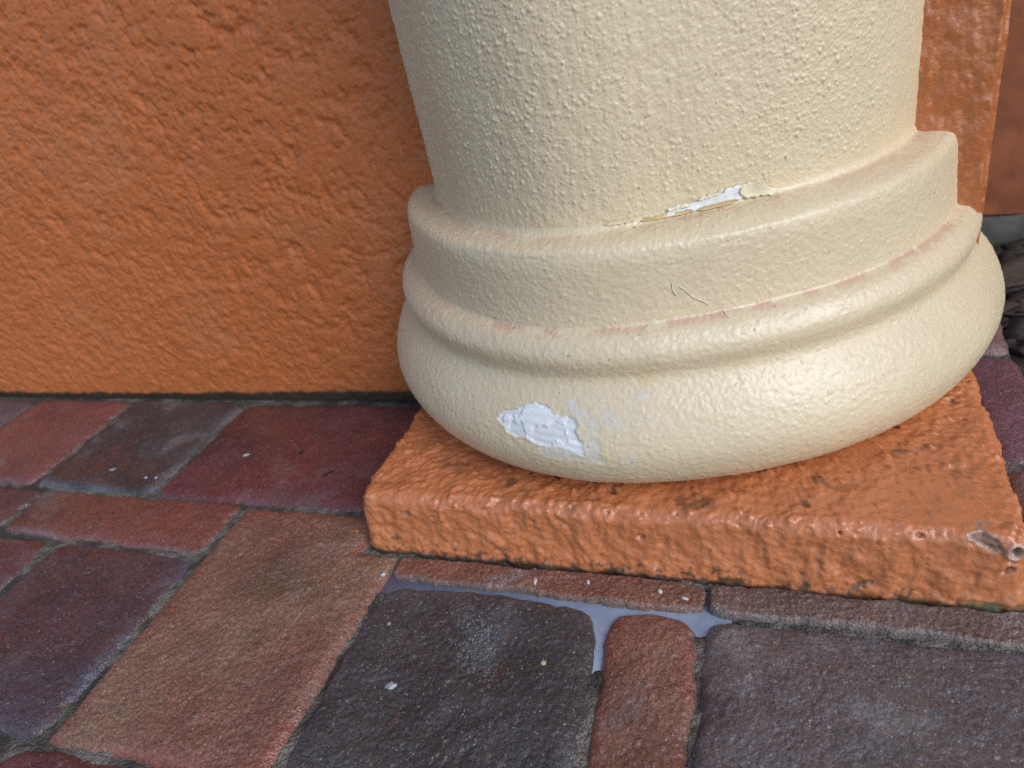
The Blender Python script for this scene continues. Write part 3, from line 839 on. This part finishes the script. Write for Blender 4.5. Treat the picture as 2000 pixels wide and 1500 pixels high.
    hol = np.where(fr, 1 - sstep(0.006, 0.0095, rb), 0); rimb = np.where(fr, np.exp(-((rb - 0.0105) / 0.0022) ** 2), 0)
    for hx_, hz_, hr_ in ((0.297, 0.0865, 0.006), (0.289, 0.066, 0.0045), (-0.255, 0.078, 0.008), (0.063, 0.117, 0.004), (-0.62, 0.03, 0.004)):
        hol = np.maximum(hol, np.where(fr, 1 - sstep(hr_ * 0.5, hr_ * 1.1, np.hypot(V[:, 0] - hx_, (V[:, 2] - hz_) * 1.3)), 0))
    h = h - 0.011 * hol + 0.004 * rimb
    c = mix(c, srgb(96, 92, 84), 0.8 * hol * (rb < 0.012)); c = mix(c, srgb(178, 172, 160), 0.75 * rimb)
    # crazing and algae specks low on the front, dark blotches on the top ringing the torus
    sp = sstep(0.20, 0.36, fbm(q, 55, 3, 0.65, seed=111) + 0.55 * (1 - sstep(-0.01, 0.05, V[:, 2])) - 0.42) * (V[:, 2] < 0.09)
    c = mix(c, np.array([0.025, 0.028, 0.018]), 0.75 * sp)
    pd = sstep(0.15, 0.5, pit / 0.006) * 0.5
    c = mix(c, np.array([0.12, 0.06, 0.04]), pd)
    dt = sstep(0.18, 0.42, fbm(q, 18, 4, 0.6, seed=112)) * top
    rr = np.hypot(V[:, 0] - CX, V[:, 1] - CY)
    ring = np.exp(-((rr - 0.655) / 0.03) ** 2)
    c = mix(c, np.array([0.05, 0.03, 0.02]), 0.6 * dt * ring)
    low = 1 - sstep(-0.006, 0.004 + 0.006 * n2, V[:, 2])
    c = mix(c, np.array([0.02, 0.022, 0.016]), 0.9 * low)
    gr = (1 - sstep(0.0, 0.014, V[:, 2])) * sstep(0.12, 0.22, V[:, 0]) * sstep(-.2, .2, n2)
    c = mix(c, srgb(84, 96, 70), 0.8 * gr)
    r = np.clip(0.29 + 0.10 * n1 + 0.3 * mch + 0.35 * sp, 0.12, 0.9)
    V = V + Nn * h[:, None]
    return V, F, c, r

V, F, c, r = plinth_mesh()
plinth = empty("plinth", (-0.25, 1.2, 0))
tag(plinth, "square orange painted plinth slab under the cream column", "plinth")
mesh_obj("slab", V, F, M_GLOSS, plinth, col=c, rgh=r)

# ------------------------------------------------------------------ right background: soil bed and far wall
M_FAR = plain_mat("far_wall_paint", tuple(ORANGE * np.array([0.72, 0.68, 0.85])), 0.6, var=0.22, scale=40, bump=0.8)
M_CONC = plain_mat("grey_footing", (0.13, 0.125, 0.115), 0.85, var=0.4, scale=40)
def box(name, x0, x1, y0, y1, z0, z1, mat, parent=None, seed=1, amp=0.004, n=(20, 6, 8)):
    def face(o, a, b_, na, nb):
        o, a, b_ = map(np.array, (o, a, b_))
        U, W = np.meshgrid(np.linspace(0, 1, na), np.linspace(0, 1, nb))
        return o + U.reshape(-1, 1) * a + W.reshape(-1, 1) * b_, grid_faces(na, nb)
    dx, dy, dz = x1 - x0, y1 - y0, z1 - z0
    fs = [((x0, y0, z0), (dx, 0, 0), (0, 0, dz), n[0], n[2]), ((x1, y1, z0), (-dx, 0, 0), (0, 0, dz), n[0], n[2]), ((x0, y0, z1), (dx, 0, 0), (0, dy, 0), n[0], n[1]),
          ((x0, y1, z0), (dx, 0, 0), (0, -dy, 0), n[0], n[1]), ((x0, y1, z0), (0, -dy, 0), (0, 0, dz), n[1], n[2]), ((x1, y0, z0), (0, dy, 0), (0, 0, dz), n[1], n[2])]
    V, F, off = [], [], 0
    for f in fs:
        v, q = face(*f); V.append(v); F.append(q + off); off += len(v)
    V = np.vstack(V)
    V = V + amp * np.stack([fbm(V, 5, 3, seed=seed), fbm(V, 5, 3, seed=seed + 1), fbm(V, 5, 3, seed=seed + 2)], 1)
    return mesh_obj(name, V, np.vstack(F), mat, parent, smooth=False, origin=((x0 + x1) / 2, (y0 + y1) / 2, z0))
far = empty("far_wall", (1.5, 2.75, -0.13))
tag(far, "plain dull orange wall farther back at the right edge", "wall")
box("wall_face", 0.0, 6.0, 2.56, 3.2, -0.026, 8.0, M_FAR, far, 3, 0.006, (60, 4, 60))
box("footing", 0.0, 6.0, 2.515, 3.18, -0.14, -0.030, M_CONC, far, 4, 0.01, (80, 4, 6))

M_BARK = plain_mat("bark_mulch", (0.035, 0.027, 0.022), 0.85, var=0.5, scale=120)
M_LEAF = plain_mat("dry_leaf", (0.10, 0.075, 0.052), 0.7, var=0.3, scale=200)
M_GREEN = plain_mat("weed_green", (0.05, 0.11, 0.03), 0.6, var=0.3, scale=200)
# bark chips: a mass nobody could count
rs = np.random.RandomState(7)
Vc, Fc, off = [], [], 0
for i in range(900):
    px = 0.50 + rs.rand() ** 1.3 * 1.6; py = 1.0 + rs.rand() * 1.46
    l, w, t = 0.02 + 0.05 * rs.rand(), 0.008 + 0.016 * rs.rand(), 0.004 + 0.008 * rs.rand()
    a = rs.rand() * 6.28; tl = (rs.rand() - .5) * 0.7
    bx = np.array([(x, y, zz) for zz in (-1, 1) for y in (-1, 1) for x in (-1, 1)], float) * (1 + 0.3 * (rs.rand(8, 3) - .5)) * np.array([l, w, t])
    bx = np.stack([bx[:, 0], bx[:, 1], bx[:, 2] + bx[:, 0] * tl], 1)
    bx = np.stack([bx[:, 0] * math.cos(a) - bx[:, 1] * math.sin(a), bx[:, 0] * math.sin(a) + bx[:, 1] * math.cos(a), bx[:, 2]], 1)
    Vc.append(bx + np.array([px, py, -0.09 + 0.02 * rs.rand()]))
    Fc.append(np.array([(0, 2, 3, 1), (4, 5, 7, 6), (0, 1, 5, 4), (2, 6, 7, 3), (0, 4, 6, 2), (1, 3, 7, 5)]) + off); off += 8
mul = mesh_obj("bark_mulch", np.vstack(Vc), np.vstack(Fc), M_BARK, smooth=False)
tag(mul, "dark bark and leaf litter on the ground behind the pavers", "mulch", kind="stuff")

def leaf(name, loc, length, width, ang, mat, curl=0.3, tilt=0.2, thick=0.0012, parent=None):
    nu, nv = 11, 5; V = []
    for layer in (0, 1):
        for j in range(nv):
            for i in range(nu):
                t = i / (nu - 1); s_ = (j / (nv - 1) - .5) * 2
                wd = width * (math.sin(math.pi * t ** 0.85) + 0.02)
                x = (t - .5) * length; y = s_ * wd
                z_ = curl * abs(s_) * wd * 1.2 + tilt * x + curl * 0.3 * length * (t - .5) ** 2 + (thick if layer == 0 else 0)
                V.append((x * math.cos(ang) - y * math.sin(ang), x * math.sin(ang) + y * math.cos(ang), z_))
    V = np.array(V)
    V[:, 2] -= V[:, 2].min(); V = V + np.array(loc)
    F = grid_faces(nu, nv); idx = np.arange(nu * nv).reshape(nv, nu)
    loop = np.concatenate([idx[0, :], idx[1:, -1], idx[-1, -2::-1], idx[-2:0:-1, 0]])
    j = np.arange(len(loop)); jn = (j + 1) % len(loop)
    F3 = np.stack([loop[j], loop[j] + nu * nv, loop[jn] + nu * nv, loop[jn]], 1)
    return mesh_obj(name, V, np.vstack([F, F[:, ::-1] + nu * nv, F3]), mat, parent, origin=loc)
for i, (px, py, ln, an, lab) in enumerate([(0.60, 2.20, 0.26, 0.5, "large blurred brown dry leaf right of the column base"), (0.56, 1.98, 0.20, -0.4, "smaller dry leaf lying just beyond the pavers")]):
    tag(leaf("dry_leaf", (px, py, -0.075), ln, ln * 0.26, an, M_LEAF, curl=0.15), lab, "leaf")
wd = empty("weed", (0.54, 2.42, -0.10))
tag(wd, "small green weed against the far footing behind the column", "plant")
for i in range(6):
    leaf("leaf_blade", (0.54 + 0.02 * math.cos(i * 1.05), 2.42 + 0.02 * math.sin(i * 1.05), -0.095), 0.07, 0.010, i * 1.05, M_GREEN, tilt=0.5, parent=wd)

# ------------------------------------------------------------------ beads added to glint like a wet sheen on the charcoal paver
rs = np.random.RandomState(21)
Vb, Fb, off = [], [], 0
nu = 8
for i in range(650):
    a, b_ = rs.randn() * 0.042, rs.randn() * (0.012 + 0.012 * rs.rand())
    bx_, by_ = -0.508 + 0.52 * a + 0.85 * b_, 0.722 - 0.85 * a + 0.52 * b_
    rr = 0.0014 + 0.0036 * rs.rand() ** 2
    zt = top_z(bx_, by_)
    wob = 1 + 0.25 * (rs.rand(nu) - .5)
    ang = np.arange(nu) * 2 * math.pi / nu + rs.rand()
    for rad, hz in ((1.0, -0.16), (0.82, 0.12), (0.45, 0.24)):
        Vb.append(np.stack([bx_ + rr * rad * wob * np.cos(ang), by_ + rr * rad * wob * np.sin(ang), np.full(nu, zt + rr * hz)], 1))
    Vb.append(np.array([[bx_, by_, zt + rr * 0.28]]))
    for l in range(2):
        for k_ in range(nu):
            p0, p1 = off + l * nu + k_, off + l * nu + (k_ + 1) % nu
            Fb.append((p0, p1, p1 + nu)); Fb.append((p0, p1 + nu, p0 + nu))
    for k_ in range(nu):
        Fb.append((off + 2 * nu + k_, off + 2 * nu + (k_ + 1) % nu, off + 3 * nu))
    off += 3 * nu + 1
M_GLINT_BEAD = bpy.data.materials.new("water"); M_GLINT_BEAD.use_nodes = True
bb = M_GLINT_BEAD.node_tree.nodes["Principled BSDF"]
bb.inputs["Base Color"].default_value = (0.9, 0.93, 0.97, 1); bb.inputs["Roughness"].default_value = 0.08
bb.inputs["IOR"].default_value = 1.36; bb.inputs["Transmission Weight"].default_value = 0.93
beads = mesh_obj("glint_beads", np.vstack(Vb), np.array(Fb), M_GLINT_BEAD)
tag(beads, "cluster of added beads standing in for wet glare on the charcoal paver", "water", kind="stuff")

# ------------------------------------------------------------------ small litter on the pavers
M_BLK = plain_mat("dark_husk", (0.018, 0.014, 0.013), 0.45, var=0.3, scale=300)
M_TAN = plain_mat("tan_stone", (0.42, 0.33, 0.22), 0.7, var=0.25, scale=500)
M_PALE = plain_mat("pale_crumb", (0.55, 0.53, 0.48), 0.6, var=0.2, scale=600)
M_ORCH = plain_mat("orange_chip", tuple(ORANGE), 0.35, var=0.15, scale=500)
M_SPLAT = plain_mat("pale_blue_splat", (0.42, 0.46, 0.47), 0.5, var=0.15, scale=700)
def bit(name, x, y, rx, ry, rz, mat, label, cat, rot=0.0, z=0.006, seed=1, group=None, amp=0.4, frq=1.4):
    z = top_z(x, y) + rz * 0.3
    o = lump(name, (x, y, z), rx * 0.55, ry * 0.55, rz * 0.55, mat, None, seed, amp, 8, rot, frq)
    return tag(o, label, cat, group)
bit("seed_husk", -1.062, 1.136, 0.026, 0.010, 0.004, M_BLK, "dark pointed seed husk on the red paver left of the plinth", "husk", 0.9, seed=2, amp=0.15)
bit("seed_husk", -1.19, 1.215, 0.016, 0.009, 0.0035, M_BLK, "smaller dull seed husk behind the pointed one on the red paver", "husk", 0.5, seed=3, amp=0.2)
bit("leaf_crumb", -1.355, 1.196, 0.016, 0.008, 0.003, M_PALE, "pale leaf crumb on the left of the dark red paver", "crumb", 0.6, seed=4)
bit("paint_chip", -0.878, 0.953, 0.012, 0.010, 0.004, M_ORCH, "round orange paint chip on the brown paver beside the plinth corner", "paint chip", 0.3, seed=5, amp=0.15)
bit("paint_crumb", -0.764, 0.851, 0.009, 0.006, 0.006, M_WHITE, "white paint crumb at the edge of the brown paver near the milky joint", "paint crumb", 0.3, seed=6, z=0.002)
bit("paint_flake", -0.450, 0.872, 0.006, 0.015, 0.003, M_WHITE, "upright white paint flake on the narrow sliver paver", "paint flake", 0.2, seed=7, z=0.003)
bit("paint_flake", -0.352, 0.884, 0.005, 0.011, 0.003, M_WHITE, "small white flake midway along the sliver paver", "paint flake", 0.3, seed=8, z=0.003)
bit("paint_flake", -0.178, 0.869, 0.013, 0.005, 0.004, M_WHITE, "curled white flake at the right end of the sliver paver", "paint flake", -0.3, seed=9, z=0.003)
bit("pebble", -0.222, 0.879, 0.007, 0.010, 0.005, M_PALE, "cream pebble at the right end of the sliver paver", "pebble", 0.4, seed=10, z=0.004)
bit("pebble", -0.384, 0.700, 0.009, 0.008, 0.006, M_TAN, "tan pebble on the right half of the charcoal paver", "pebble", 0.4, seed=11, z=0.007)
bit("pebble", -0.690, 0.735, 0.006, 0.005, 0.004, M_TAN, "tiny tan pebble near the charcoal paver's left edge", "pebble", 0.4, seed=12, z=0.006)
bit("paint_splat", -0.626, 0.617, 0.017, 0.014, 0.0022, M_SPLAT, "star shaped pale blue grey splat on the charcoal paver", "splat", 0.3, seed=13, z=0.0065, amp=0.9, frq=3.0)
bit("paint_spot", -1.601, 1.082, 0.009, 0.006, 0.0022, M_WHITE, "left of two white paint spots on the dark paver by the wall", "paint spot", 0.3, seed=14)
bit("paint_spot", -1.566, 1.083, 0.008, 0.006, 0.0022, M_WHITE, "right of two white paint spots on the dark paver by the wall", "paint spot", 0.3, seed=15)
bit("paint_smear", -1.738, 1.10, 0.018, 0.009, 0.0018, M_SPLAT, "grey smear in the middle of the dark paver by the wall", "smear", 0.5, seed=16)
